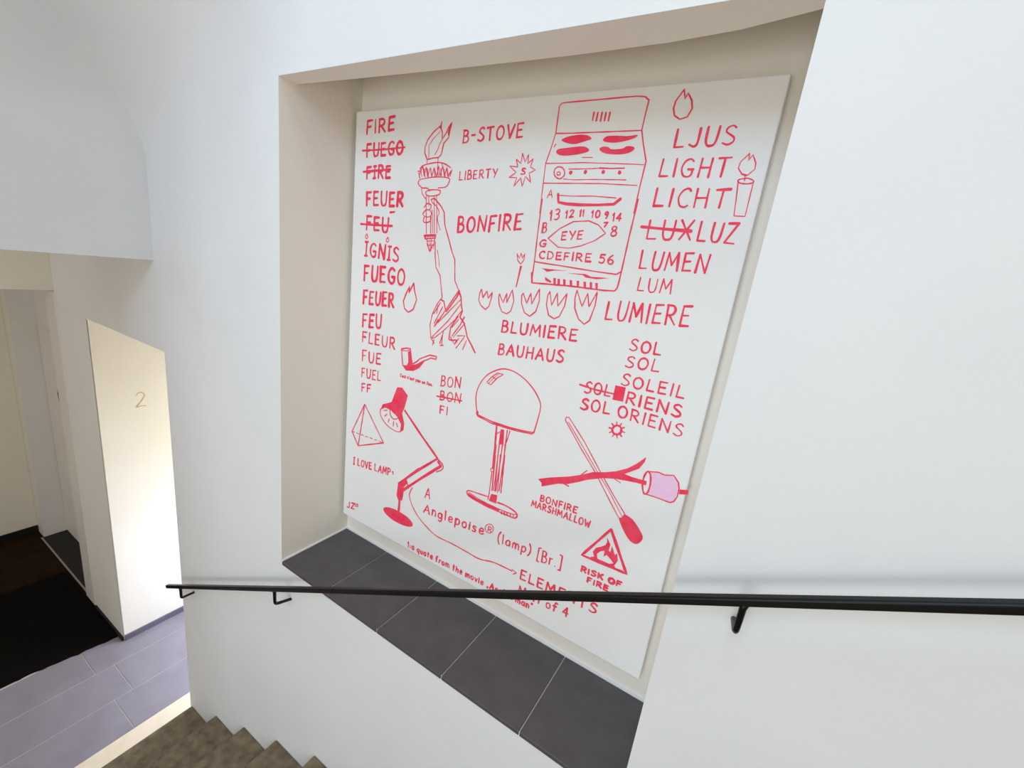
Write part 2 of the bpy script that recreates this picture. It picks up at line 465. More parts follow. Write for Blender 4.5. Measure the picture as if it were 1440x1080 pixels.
  ('l',[323,901,349,910,372,913,384,864,389,851,410,866,427,882,476,907,512,909,509,897,484,897,450,878,424,844,395,826,357,820,336,836,323,901],5.3,''),
  ('f',[360,897,375,906,386,847,411,856,450,883,424,845,395,826,356,820,338,836,359,839,366,855],'',0),
  ('l',[326,896,350,898,372,908],4.1,''),
 ]),
 ('painted_word', 'tiny red handwritten line under the pipe', [
  ('t', "Ceci n'est pas un feu.", 325, 783, 504, 784, 15, 4.1),
 ]),
 ('painted_word', 'thin red painted word BON, upper one', [
  ('t', 'BON', 542, 796, 641, 810, 44, 6.0),
 ]),
 ('painted_word', 'thin red painted word BON struck through', [
  ('t', 'BON', 545, 738, 648, 752, 41, 6.0),
  ('l',[529,751,592,758,654,764],5.7,''),
 ]),
 ('painted_word', 'thin red painted letters FI', [
  ('t', 'FI', 550, 684, 591, 687, 36, 5.5),
 ]),
 ('torch_drawing', 'red drawing of a raised arm holding a flaming torch', [
  ('l',[446,1740,442,1727,411,1708,386,1683,376,1660,376,1640,390,1618,420,1623,443,1624,455,1635,458,1651,462,1670,482,1688,485,1707,492,1736,477,1718,472,1706,453,1683,452,1706,442,1721],4.1,''),
  ('l',[440,1707,411,1685,394,1664,397,1622],2.8,''),
  ('l',[454,1683,442,1666,437,1651,425,1634],2.8,''),
  ('l',[389,1617,390,1603],3.1,''),
  ('l',[441,1624,443,1589],3.1,''),
  ('l',[461,1606,463,1597],3.1,''),
  ('f',[446,1740,442,1727,435,1721,448,1716],'',0),
  ('f',[491,1735,486,1718,481,1692,476,1704,481,1718],'',0),
  ('l',[358,1587,377,1599,436,1608,475,1603,503,1590],4.5,'c'),
  ('l',[349,1578,362,1580,355,1561,371,1597,381,1561,388,1594,398,1559,408,1592,418,1559,426,1592,441,1560,447,1597,457,1562,466,1597,477,1562,486,1592,492,1562,510,1585,502,1563],3.7,''),
  ('l',[362,1586,370,1559],3.5,''),
  ('l',[378,1587,386,1559],3.5,''),
  ('l',[394,1588,402,1559],3.4,''),
  ('l',[410,1588,418,1559],3.4,''),
  ('l',[426,1589,434,1560],3.4,''),
  ('l',[441,1589,450,1560],3.4,''),
  ('l',[457,1588,465,1560],3.4,''),
  ('l',[472,1587,481,1560],3.3,''),
  ('l',[488,1587,496,1560],3.3,''),
  ('l',[353,1573,360,1555],4.1,''),
  ('l',[361,1550,428,1559,496,1557,500,1542,487,1527,452,1523],4.0,'c'),
  ('l',[361,1550,354,1537,375,1522,400,1521,413,1512],4.4,'c'),
  ('l',[372,1521,377,1502,397,1483],3.5,''),
  ('l',[395,1508,413,1515,453,1516,465,1510,454,1499,415,1494,396,1500,395,1508],4.0,'c'),
  ('l',[398,1493,412,1362],3.3,''),
  ('l',[410,1493,414,1460],3.2,''),
  ('l',[426,1426,433,1364],3.3,''),
  ('l',[432,1446,442,1365],3.2,''),
  ('l',[437,1494,451,1367],3.2,''),
  ('l',[448,1499,463,1368],3.2,''),
  ('l',[402,1355,459,1362,459,1349,408,1342,402,1355],4.5,''),
  ('l',[402,1351,459,1357],3.6,''),
  ('l',[411,1353,411,1345],3.3,''),
  ('l',[422,1353,422,1345],3.3,''),
  ('l',[432,1354,433,1346],3.3,''),
  ('l',[443,1355,444,1347],3.3,''),
  ('l',[453,1356,453,1348],3.2,''),
  ('l',[416,1343,422,1327,429,1308],3.6,''),
  ('l',[455,1348,454,1327,453,1310],3.6,''),
  ('l',[419,1335,455,1339],3.6,''),
  ('l',[438,1344,441,1310],3.0,''),
  ('l',[423,1320,455,1324],3.3,''),
  ('l',[419,1325,436,1298,450,1326],4.2,''),
  ('l',[433,1331,437,1300],3.3,''),
  ('l',[392,1454,406,1468,425,1463,420,1448,403,1445,387,1432],4.4,'c'),
  ('l',[387,1432,400,1445,420,1445,430,1431,416,1421,395,1424,387,1432],4.4,'c'),
  ('l',[396,1420,392,1405,404,1401,424,1406,429,1422],4.5,'c'),
  ('l',[423,1483,439,1487,472,1462,490,1441,497,1399,519,1355,538,1317],5.2,''),
  ('l',[423,1483,431,1472,452,1459,466,1440,460,1418,478,1378],3.8,'c'),
  ('l',[526,1341,541,1308,558,1281,567,1207,589,1174],4.9,''),
  ('l',[459,1336,463,1286,472,1245,495,1217,505,1174,514,1139],4.2,''),
  ('l',[472,1307,482,1278,488,1249],3.0,''),
  ('l',[514,1139,490,1107,473,1070,465,1026,475,973,497,983,547,1027,589,1071,597,1080],4.6,''),
  ('l',[589,1173,533,1090,489,1024],4.5,''),
  ('l',[510,1129,524,1125,536,1091],6.7,''),
  ('l',[589,1174,602,1152,609,1117,615,1103,606,1079,629,1059,649,1011,670,987,691,961],7.6,''),
  ('l',[593,1171,583,1149,540,1089],7.1,''),
  ('l',[597,1080,567,1033,564,987,579,986,601,992,595,977],5.1,''),
  ('l',[626,1082,611,1051,577,1002],5.0,''),
  ('l',[508,1118,479,1071],3.7,''),
  ('l',[521,1104,485,1035],3.7,''),
  ('l',[503,1054,487,1023],3.7,''),
  ('l',[600,1141,504,1041],3.6,''),
  ('l',[605,1127,551,1054],3.6,''),
  ('l',[551,1054,479,979],3.7,''),
  ('l',[627,1054,584,999],3.6,''),
  ('l',[603,1008,638,1015],3.6,''),
  ('l',[638,1015,630,1002],3.5,''),
  ('l',[571,997,594,972],3.6,''),
  ('l',[480,971,494,958],3.8,''),
  ('l',[492,974,486,950],3.8,''),
  ('l',[535,1011,521,963],3.7,''),
  ('l',[532,1006,531,957],3.7,''),
  ('l',[524,955,540,959],3.7,''),
  ('l',[631,1003,601,960],3.6,''),
  ('l',[646,998,633,962],3.6,''),
  ('l',[610,999,599,981],3.6,''),
  ('l',[602,1070,573,1034],3.6,''),
  ('l',[497,1106,494,1074],3.7,''),
  ('l',[611,1102,588,1073],3.5,''),
 ]),
]
# ------------------------------------------------------------------ hand lettering: single strokes, height 1
GLYPH = {
 'A': (.62, [[(0,0),(.33,1),(.62,0)], [(.12,.36),(.52,.34)]]),
 'B': (.5, [[(.04,0),(.04,1)], ['c',(.04,1),(.32,.98),(.42,.8),(.32,.58),(.06,.54)], ['c',(.06,.54),(.38,.5),(.5,.28),(.36,.03),(0,0)]]),
 'C': (.5, [['c',(.5,.86),(.36,.99),(.14,.86),(.02,.5),(.14,.1),(.36,.0),(.5,.1)]]),
 'D': (.55, [[(.04,0),(.04,1)], ['c',(.02,1),(.36,.92),(.54,.5),(.36,.08),(.0,0)]]),
 'E': (.48, [[(.03,0),(.03,1)], [(.03,.98),(.46,1)], [(.03,.52),(.38,.54)], [(.03,.02),(.48,.03)]]),
 'F': (.46, [[(.03,0),(.03,1)], [(.03,.98),(.46,1)], [(.03,.5),(.36,.53)]]),
 'G': (.6, [['c',(.54,.86),(.38,.99),(.14,.86),(.02,.48),(.14,.1),(.36,.0),(.54,.12),(.56,.4)], [(.34,.42),(.6,.42)]]),
 'H': (.55, [[(.03,0),(.05,1)], [(.52,0),(.53,1)], [(.04,.5),(.52,.52)]]),
 'I': (.08, [[(.04,0),(.05,1)]]),
 '!': (.28, [[(.14,0),(.14,1)], [(0,.98),(.28,1)], [(0,.0),(.28,.02)]]),
 'J': (.42, [['c',(.38,1),(.38,.4),(.34,.08),(.2,.0),(.0,.12)]]),
 'K': (.52, [[(.03,0),(.03,1)], [(.5,1),(.06,.45)], [(.16,.55),(.52,0)]]),
 'L': (.46, [[(.05,1),(.03,.02)], [(.03,.02),(.46,.03)]]),
 'M': (.72, [[(.0,0),(.08,1)], [(.08,1),(.35,.3)], [(.35,.3),(.62,1)], [(.62,1),(.72,0)]]),
 'N': (.6, [[(.02,0),(.05,1)], [(.05,1),(.54,0)], [(.54,0),(.6,1)]]),
 'O': (.6, [['c',(.3,1),(.1,.86),(.01,.5),(.1,.12),(.3,.0),(.5,.12),(.6,.5),(.5,.86),(.3,1)]]),
 'P': (.48, [[(.03,0),(.03,1)], ['c',(.0,1),(.36,.96),(.48,.74),(.34,.5),(.04,.46)]]),
 'R': (.54, [[(.03,0),(.03,1)], ['c',(.0,1),(.34,.97),(.46,.76),(.34,.53),(.06,.48)], [(.18,.48),(.54,0)]]),
 'S': (.5, [['c',(.48,.88),(.32,1),(.12,.9),(.08,.7),(.26,.54),(.46,.36),(.46,.14),(.24,.0),(.0,.1)]]),
 'T': (.56, [[(.28,0),(.28,.98)], [(0,.96),(.56,1)]]),
 'U': (.56, [['c',(.03,1),(.04,.35),(.14,.05),(.3,.0),(.46,.08),(.53,.4),(.55,1)]]),
 'V': (.56, [[(0,1),(.27,0)], [(.27,0),(.56,1)]]),
 'W': (.76, [[(0,1),(.2,0)], [(.2,0),(.38,.7)], [(.38,.7),(.56,0)], [(.56,0),(.76,1)]]),
 'X': (.56, [[(0,1),(.54,0)], [(.56,1),(.02,0)]]),
 'Y': (.54, [[(0,1),(.27,.5)], [(.54,1),(.24,.0)]]),
 'Z': (.54, [[(.02,.97),(.54,1)], [(.54,1),(.0,.02)], [(.0,.02),(.54,.0)]]),
 '0': (.46, [['c',(.23,1),(.06,.84),(.01,.5),(.06,.14),(.23,.0),(.4,.14),(.46,.5),(.4,.84),(.23,1)]]),
 '1': (.2, [[(0,.72),(.14,1)], [(.14,1),(.14,0)]]),
 '2': (.46, [['c',(.02,.8),(.16,.98),(.38,.94),(.4,.68),(.2,.3),(.0,.02)], [(.0,.02),(.46,.03)]]),
 '3': (.44, [['c',(.02,.92),(.22,1),(.4,.82),(.32,.6),(.12,.54)], ['c',(.12,.54),(.38,.46),(.42,.2),(.22,.0),(.0,.08)]]),
 '4': (.5, [[(.34,0),(.36,1)], [(.36,1),(.0,.34)], [(.0,.34),(.5,.36)]]),
 '5': (.44, [[(.42,1),(.08,.98)], [(.08,.98),(.05,.58)], ['c',(.05,.58),(.28,.64),(.42,.4),(.34,.08),(.16,.0),(.0,.1)]]),
 '6': (.46, [['c',(.36,1),(.12,.7),(.02,.32),(.14,.02),(.36,.04),(.45,.28),(.32,.5),(.1,.42),(.03,.28)]]),
 '7': (.44, [[(.0,.97),(.44,1)], [(.44,1),(.12,0)]]),
 '8': (.46, [['c',(.24,.55),(.06,.7),(.1,.94),(.26,1),(.4,.88),(.36,.66),(.24,.55),(.06,.4),(.04,.14),(.22,.0),(.42,.12),(.42,.38),(.24,.55)]]),
 '9': (.42, [['c',(.38,.86),(.2,1),(.03,.82),(.08,.56),(.26,.54),(.38,.86),(.36,.4),(.24,0)]]),
 '-': (.34, [[(.02,.5),(.32,.51)]]),
 ':': (.12, [[(.05,.12),(.06,.18)], [(.05,.5),(.06,.56)]]),
 '.': (.12, [[(.04,.0),(.06,.05)]]),
 "'": (.1, [[(.06,1),(.04,.8)]]),
 '„': (.24, [[(.08,.12),(.03,-.1)], [(.2,.12),(.15,-.1)]]),
 '“': (.24, [[(.08,1.05),(.03,.85)], [(.2,1.05),(.15,.85)]]),
 '(': (.24, [['c',(.22,1.15),(.06,.8),(.02,.4),(.1,.0),(.22,-.2)]]),
 ')': (.24, [['c',(.02,1.15),(.18,.8),(.22,.4),(.14,.0),(.02,-.2)]]),
 '[': (.24, [[(.24,1.15),(.02,1.12)], [(.02,1.12),(.02,-.12)], [(.02,-.12),(.24,-.14)]]),
 ']': (.24, [[(.0,1.15),(.22,1.12)], [(.22,1.12),(.22,-.12)], [(.22,-.12),(.0,-.14)]]),
 'a': (.44, [['c',(.4,.5),(.24,.62),(.05,.46),(.03,.14),(.2,.0),(.38,.16),(.4,.5)], [(.41,.58),(.44,.0)]]),
 'c': (.38, [['c',(.36,.52),(.2,.62),(.04,.42),(.06,.12),(.22,.0),(.38,.1)]]),
 'd': (.44, [['c',(.38,.46),(.22,.6),(.05,.44),(.03,.14),(.2,.0),(.36,.14),(.38,.46)], [(.4,1.0),(.42,.0)]]),
 'e': (.42, [['c',(.05,.3),(.38,.34),(.36,.54),(.2,.62),(.04,.42),(.06,.12),(.22,.0),(.42,.1)]]),
 'f': (.36, [['c',(.36,.94),(.24,1.0),(.15,.84),(.14,.4),(.12,.0)], [(.0,.56),(.3,.57)]]),
 'g': (.44, [['c',(.38,.5),(.22,.62),(.05,.46),(.04,.16),(.2,.02),(.36,.18),(.38,.5)], ['c',(.4,.58),(.4,-.1),(.26,-.34),(.06,-.24)]]),
 'h': (.42, [[(.04,1),(.04,0)], ['c',(.04,.36),(.18,.6),(.34,.54),(.4,.3),(.4,.0)]]),
 'i': (.08, [[(.04,.58),(.04,0)], [(.04,.78),(.05,.82)]]),
 'l': (.1, [[(.04,1),(.05,0)]]),
 'm': (.68, [[(.04,.6),(.04,0)], ['c',(.04,.36),(.16,.6),(.3,.54),(.34,.3),(.34,.0)], ['c',(.34,.36),(.46,.6),(.6,.54),(.66,.3),(.66,.0)]]),
 'n': (.4, [[(.04,.6),(.04,0)], ['c',(.04,.36),(.16,.6),(.32,.54),(.38,.3),(.38,.0)]]),
 'o': (.42, [['c',(.21,.6),(.06,.5),(.02,.28),(.08,.06),(.22,.0),(.36,.08),(.41,.3),(.36,.52),(.21,.6)]]),
 'p': (.44, [[(.04,.6),(.04,-.34)], ['c',(.04,.4),(.2,.62),(.4,.5),(.42,.22),(.28,.02),(.06,.08)]]),
 'q': (.44, [['c',(.38,.5),(.22,.62),(.05,.46),(.04,.16),(.2,.02),(.36,.18),(.38,.5)], [(.4,.6),(.4,-.32)]]),
 'r': (.32, [[(.04,.6),(.04,0)], ['c',(.04,.32),(.14,.54),(.32,.58)]]),
 's': (.36, [['c',(.34,.52),(.2,.62),(.06,.5),(.16,.34),(.32,.2),(.2,.0),(.0,.06)]]),
 't': (.34, [[(.16,.92),(.16,.0)], [(.0,.6),(.34,.62)]]),
 'u': (.42, [['c',(.04,.58),(.05,.16),(.18,.0),(.34,.12),(.38,.58)], [(.38,.58),(.4,0)]]),
 'v': (.4, [[(0,.6),(.2,0)], [(.2,0),(.4,.6)]]),
}
# ------------------------------------------------------------------ helpers
def link(name, mesh, mats, parent=None, **props):
    o = bpy.data.objects.new(name, mesh)
    for mm in (mats if isinstance(mats, (list, tuple)) else [mats]):
        mesh.materials.append(mm)
    COL.objects.link(o)
    if parent is not None:
        o.parent = parent
    for k, v in props.items():
        o[k] = v
    return o

def from_bm(name, bm, mats, parent=None, smooth=False, bevel=0.0, segs=2, **props):
    bmesh.ops.recalc_face_normals(bm, faces=bm.faces) if props.pop('recalc', True) else None
    me = bpy.data.meshes.new(name)
    bm.to_mesh(me); bm.free()
    if smooth:
        for p in me.polygons: p.use_smooth = True
    o = link(name, me, mats, parent, **props)
    if bevel:
        md = o.modifiers.new('bevel', 'BEVEL')
        md.width = bevel; md.segments = segs; md.limit_method = 'ANGLE'; md.angle_limit = math.radians(40)
    return o

def empty(name, loc, label, category, group=None):
    o = bpy.data.objects.new(name, None)
    o.empty_display_size = 0.1
    o.location = loc
    o['label'] = label; o['category'] = category
    if group: o['group'] = group
    COL.objects.link(o)
    return o

def box(bm, x0, x1, y0, y1, z0, z1, mat=0):
    v = [bm.verts.new((x, y, z)) for z in (z0, z1) for y in (y0, y1) for x in (x0, x1)]
    for f in ((0, 1, 3, 2), (4, 6, 7, 5), (0, 4, 5, 1), (2, 3, 7, 6), (0, 2, 6, 4), (1, 5, 7, 3)):
        bm.faces.new([v[i] for i in f]).material_index = mat

def quad(bm, *pts):
    return bm.faces.new([bm.verts.new(p) for p in pts])

def structure(name, bm, mats, **k):
    return from_bm(name, bm, mats, kind='structure', **k)

def tube(bm, pts, radius, n=14, cap=True):
    """round bar along a polyline, rings mitred at the bends"""
    pts = [Vector(p) for p in pts]
    rings = []
    ref = None
    for i, p in enumerate(pts):
        a = (pts[i] - pts[i - 1]).normalized() if i else (pts[1] - pts[0]).normalized()
        b = (pts[i + 1] - pts[i]).normalized() if i < len(pts) - 1 else a
        t = (a + b).normalized()
        if ref is None:
            ref = t.orthogonal().normalized()
        ref = (ref - t * ref.dot(t)).normalized()
        bi = t.cross(ref)
        r = radius[i] if isinstance(radius, (list, tuple)) else radius
        rings.append([bm.verts.new(p + (ref * math.cos(2 * math.pi * k / n) + bi * math.sin(2 * math.pi * k / n)) * r) for k in range(n)])
    for r0, r1 in zip(rings, rings[1:]):
        for k in range(n):
            bm.faces.new((r0[k], r0[(k + 1) % n], r1[(k + 1) % n], r1[k]))
    if cap:
        bm.faces.new(rings[0][::-1]); bm.faces.new(rings[-1])

# ------------------------------------------------------------------ the stair wall with its picture niche and the passage opening
WX0, WX1 = -2.622, 3.2          # the wall runs from the passage corner to the right
WTOP = 6.0
NX0, NX1, NZ0, NZ1 = -1.618, -0.0555, 1.730, 3.640
NB = 1.352                       # niche back
PX = -3.66                       # far side of the passage opening
PH = 2.479                       # its head
HX = -4.205                      # the wall ends at the hall door frame
bm = bmesh.new()
xs = [HX, PX, WX0, NX0, NX1, WX1]
zs = [-0.05, NZ0, PH, NZ1, WTOP]
for i in range(len(xs) - 1):
    for k in range(len(zs) - 1):
        xa, xb, za, zb = xs[i], xs[i + 1], zs[k], zs[k + 1]
        if xa >= NX0 and xb <= NX1 and za >= NZ0 and zb <= NZ1: continue
        if xa >= PX and xb <= WX0 and zb <= PH: continue
        quad(bm, (xa, 1, za), (xb, 1, za), (xb, 1, zb), (xa, 1, zb))
# passage: right-hand cheek and head
for za, zb in ((-0.05, NZ0), (NZ0, PH)):
    quad(bm, (WX0, 1, za), (WX0, 3.0, za), (WX0, 3.0, zb), (WX0, 1, zb))
quad(bm, (PX, 1, PH), (WX0, 1, PH), (WX0, 3.0, PH), (PX, 3.0, PH))
# left return into the hall door
for za, zb in zip(zs, zs[1:]):
    quad(bm, (HX, 1, za), (HX, 1.2, za), (HX, 1.2, zb), (HX, 1, zb))
bmesh.ops.remove_doubles(bm, verts=bm.verts, dist=1e-5)
structure('wall_back', bm, M_WALL, bevel=0.004, segs=2)

# niche lining: cheeks, back, lintel lip (its inner edge a little bowed) and the pocket above it
bm = bmesh.new()
PT = 3.83
lip = [(NX0, 1.069), (-1.30, 1.088), (-0.95, 1.106), (-0.60, 1.119), (-0.35, 1.119), (-0.20, 1.106), (NX1, 1.072)]
quad(bm, (NX0, 1, NZ0), (NX0, NB, NZ0), (NX0, NB, NZ1), (NX0, 1, NZ1))
quad(bm, (NX0, 1.069, NZ1), (NX0, NB, NZ1), (NX0, NB, PT), (NX0, 1.069, PT))
quad(bm, (NX1, 1, NZ0), (NX1, NB, NZ0), (NX1, NB, NZ1), (NX1, 1, NZ1))
quad(bm, (NX1, 1.072, NZ1), (NX1, NB, NZ1), (NX1, NB, PT), (NX1, 1.072, PT))
quad(bm, (NX0, NB, NZ0), (NX1, NB, NZ0), (NX1, NB, PT), (NX0, NB, PT))
quad(bm, (NX0, 1, NZ0 - .02), (NX1, 1, NZ0 - .02), (NX1, NB, NZ0 - .02), (NX0, NB, NZ0 - .02))
for (xa, ya), (xb, yb) in zip(lip, lip[1:]):
    quad(bm, (xa, 1, NZ1), (xb, 1, NZ1), (xb, yb, NZ1), (xa, ya, NZ1))
    quad(bm, (xa, ya, NZ1), (xb, yb, NZ1), (xb, yb, PT), (xa, ya, PT))
    quad(bm, (xa, ya, PT), (xb, yb, PT), (xb, NB, PT), (xa, NB, PT))
bmesh.ops.remove_doubles(bm, verts=bm.verts, dist=1e-5)
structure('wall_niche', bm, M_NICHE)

# niche sill: dark tiles in pale grout, white sealant along the back and the cheek
bm = bmesh.new()
box(bm, NX0 + .002, NX1 - .002, 1.002, NB - .001, NZ0 - .018, NZ0 - .003, 1)
edges = [NX0 + .004, -1.325, -1.0105, -0.691, -0.375, NX1 - .004]
for i in range(5):
    box(bm, edges[i] + .0015, edges[i + 1] - .0015, 0.997, NB - .006, NZ0 - .016, NZ0, 0)
structure('trim_1', bm, [M_SLATE, M_GROUT], bevel=0.0015, segs=1)
bm = bmesh.new()
box(bm, NX0, NX1, NB - .008, NB - .0005, NZ0 - .002, NZ0 + .007)
box(bm, NX0 + .0005, NX0 + .006, 1.0, NB - .004, NZ0 - .002, NZ0 + .005)
structure('trim_2', bm, M_WALL)

# ------------------------------------------------------------------ passage wall with the floor number, hall walls
bm = bmesh.new()
box(bm, PX - .14, PX, 1.004, 3.0, -0.05, PH + .1)
structure('wall_left', bm, M_PANEL, bevel=0.003)
bm = bmesh.new()
box(bm, PX - .001, PX + .012, 1.006, 3.0, 0.0, 0.046)
structure('baseboard_left', bm, M_TILE_DARK, bevel=0.002)
bm = bmesh.new()
box(bm, HX + .02, PX - .004, 0.988, 0.9995, 0.0, 0.030)
structure('baseboard_back', bm, M_BLACK)
# passage end: frame around the glazed door that lets the daylight in
bm = bmesh.new()
quad(bm, (PX, 3.0, -0.05), (-3.22, 3.0, -0.05), (-3.22, 3.0, PH), (PX, 3.0, PH))
quad(bm, (-3.22, 3.0, 1.85), (WX0, 3.0, 1.85), (WX0, 3.0, PH), (-3.22, 3.0, PH))
structure('wall_passage', bm, M_WALL)

# lintel over the hall opening
bm = bmesh.new()
box(bm, -4.36, HX + .005, -1.6, 0.999, 2.584, 3.25)
structure('wall_lintel', bm, M_HALL)
# hall: far end, its skirting, wall on the right with the recessed door
bm = bmesh.new()
box(bm, -5.90, -5.76, -1.6, 1.03, -0.05, 2.75)
structure('wall_end', bm, M_HALL)
bm = bmesh.new()
box(bm, -5.76, -5.745, -1.6, 1.028, 0.0, 0.07)
structure('baseboard_end', bm, M_BLACK)
bm = bmesh.new()
box(bm, -5.90, -5.60, 1.031, 1.34, -0.05, 2.75)
box(bm, -5.60, HX - .001, 1.20, 1.34, 2.10, 2.75)
structure('wall_hall', bm, M_DOOR)

# hall door in its recess
door = bpy.data.objects.new('door_1', None); door['kind'] = 'structure'; door.location = (-5.0, 1.2, 0); COL.objects.link(door)
def local(bm, o):
    bmesh.ops.translate(bm, verts=bm.verts, vec=-Vector(o.location)); return bm
bm = bmesh.new()
box(bm, -5.595, -4.42, 1.195, 1.235, 0.006, 2.10)
from_bm('door_leaf', local(bm, door), M_DOOR, door, bevel=0.003)
bm = bmesh.new()
box(bm, -4.405, HX - .002, 0.996, 1.24, 0.0, 2.578)
from_bm('door_frame', local(bm, door), M_FRAME, door, bevel=0.014, segs=3)
bm = bmesh.new()
box(bm, -4.412, -4.4045, 0.999, 1.03, 1.73, 1.83)
tube(bm, [(-4.408, 1.008, 1.80), (-4.424, 1.008, 1.80), (-4.430, 1.008, 1.79), (-4.430, 1.010, 1.745)], .008, 10)
from_bm('door_latch', local(bm, door), M_BLACK, door)
bm = bmesh.new()
box(bm, -5.60, -4.40, 1.008, 1.021, 0.0, 0.007)
structure('trim_3', bm, M_METAL, bevel=0.002)
bm = bmesh.new()
box(bm, -5.599, -4.401, 1.0215, 1.199, -0.02, 0.004)
structure('trim_5', bm, M_BLACK)

# ------------------------------------------------------------------ floors
bm = bmesh.new()
box(bm, -3.80, -2.56, -1.6, 3.0, -0.06, -0.0025, 1)
rows = [(-2.8535, -3.1635, 0.780), (-3.1635, -3.4735, 0.880), (-3.4735, -3.7835, 0.778)]
for xb, xa, j in rows:
    y = j - 0.62 * 5
    while y < 3.0:
        ya, yb = max(y, -1.6), min(y + 0.62, 2.998)
        if yb - ya > .01:
            box(bm, xa + .0022, xb - .0022, ya + .0022, yb - .0022, -0.02, 0.0, 0)
        y += 0.62
structure('floor', bm, [M_TILE, M_GROUT], bevel=0.001, segs=1)
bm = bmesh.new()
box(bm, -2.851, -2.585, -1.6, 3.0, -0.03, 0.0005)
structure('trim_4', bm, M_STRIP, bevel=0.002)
bm = bmesh.new()
box(bm, -6.0, -3.801, -1.6, 1.4, -0.06, -0.001)
structure('floor_hall', bm, M_DARKFLOOR)
# entrance mat, ragged pile along its near edge
random.seed(4)
bm = bmesh.new()
def mat_edge(y):
    return -3.735 - max(0.0, (0.97 - y)) * 0.13
ys = [-1.2 + i * 2.185 / 60 for i in range(61)]
top = []; bot = []
for y in ys:
    e = mat_edge(y) + random.uniform(-.008, .008)
    top.append((bm.verts.new((e - .012, y, .012)), bm.verts.new((-4.87, y, .012))))
    bot.append((bm.verts.new((e + .004, y, .0006)), bm.verts.new((-4.88, y, .0006))))
for i in range(60):
    bm.faces.new((top[i][0], top[i][1], top[i + 1][1], top[i + 1][0]))
    bm.faces.new((bot[i][0], top[i][0], top[i + 1][0], bot[i + 1][0]))
    bm.faces.new((bot[i][1], bot[i + 1][1], top[i + 1][1], top[i][1]))
    bm.faces.new((bot[i][0], bot[i + 1][0], bot[i + 1][1], bot[i][1]))
for r_t, r_b in ((top[0], bot[0]), (top[-1], bot[-1])):
    bm.faces.new((r_b[0], r_b[1], r_t[1], r_t[0]))
o = from_bm('door_mat', bm, M_MAT)
o['label'] = 'black entrance mat on the hall floor beside the grey landing tiles'; o['category'] = 'mat'

# ------------------------------------------------------------------ staircase: stone steps climbing to the right along the wall
RUN, RISE, N1X = 0.308, 0.157, -2.600
stairs = empty('staircase', (N1X, 0.2, 0), 'brown stone stairs climbing from the landing along the white wall', 'stairs')
for k in range(1, 15):
    x0 = N1X + RUN * (k - 1)
    bm = bmesh.new()
    box(bm, x0, x0 + RUN + .02, -0.75, 0.9985, RISE * k - .035, RISE * k)            # tread slab
    box(bm, x0 + .015, x0 + RUN + .015, -0.75, 0.998, max(0.001, RISE * (k - 1) - .06), RISE * k - .034)
    from_bm('step', local(bm, stairs), M_STONE, stairs, bevel=0.006, segs=2)

# ------------------------------------------------------------------ handrail
rail_dir = Vector((0.426 + 2.594, 0, -0.393 + 1.983)).normalized()
RY = 0.925
rs = Vector((-2.600, RY, 3.111 - 1.996))
re = rs + rail_dir * 4.6
rail = empty('handrail', rs, 'black steel handrail on the white stair wall, crossing in front of the niche', 'handrail')
bm = bmesh.new()
up = Vector((-rail_dir.z, 0, rail_dir.x))
prof = []
for cx, cz, a0 in ((.0052, .0052, 0), (-.0052, .0052, 90), (-.0052, -.0052, 180), (.0052, -.0052, 270)):
    for q in range(5):
        a = math.radians(a0 + q * 22.5)
        prof.append((cx + .0048 * math.cos(a), cz + .0048 * math.sin(a)))
ends = []
for p in (rs, re):
    ends.append([bm.verts.new(p + Vector((0, 1, 0)) * u + up * w) for u, w in prof])
n = len(prof)
for i in range(n):
    bm.faces.new((ends[0][i], ends[0][(i + 1) % n], ends[1][(i + 1) % n], ends[1][i]))
bm.faces.new(ends[0][::-1]); bm.faces.new(ends[1])
from_bm('rail', local(bm, rail), M_RAIL, rail, smooth=False)
for bx, dx in ((-2.440, -.03), (-1.550, 0.0), (0.082, -.004)):
    p = rs + rail_dir * ((bx - rs.x) / rail_dir.x)
    bm = bmesh.new()
    c = Vector((p.x, RY, p.z))
    pts = [c + Vector((0, 0, -.006)), c + Vector((0, 0, -.018)), c + Vector((0, 0, -.060)), c + Vector((dx * .06, .0015, -.072)), c + Vector((dx * .15, .007, -.080)),
           c + Vector((dx * .3, .016, -.0845)), Vector((p.x + dx, 1.004, c.z - .104))]
    tube(bm, pts, [.0105, .0072, .0065, .0065, .0065, .0065, .0065], 12)
    from_bm('bracket', local(bm, rail), M_RAIL, rail, smooth=True)

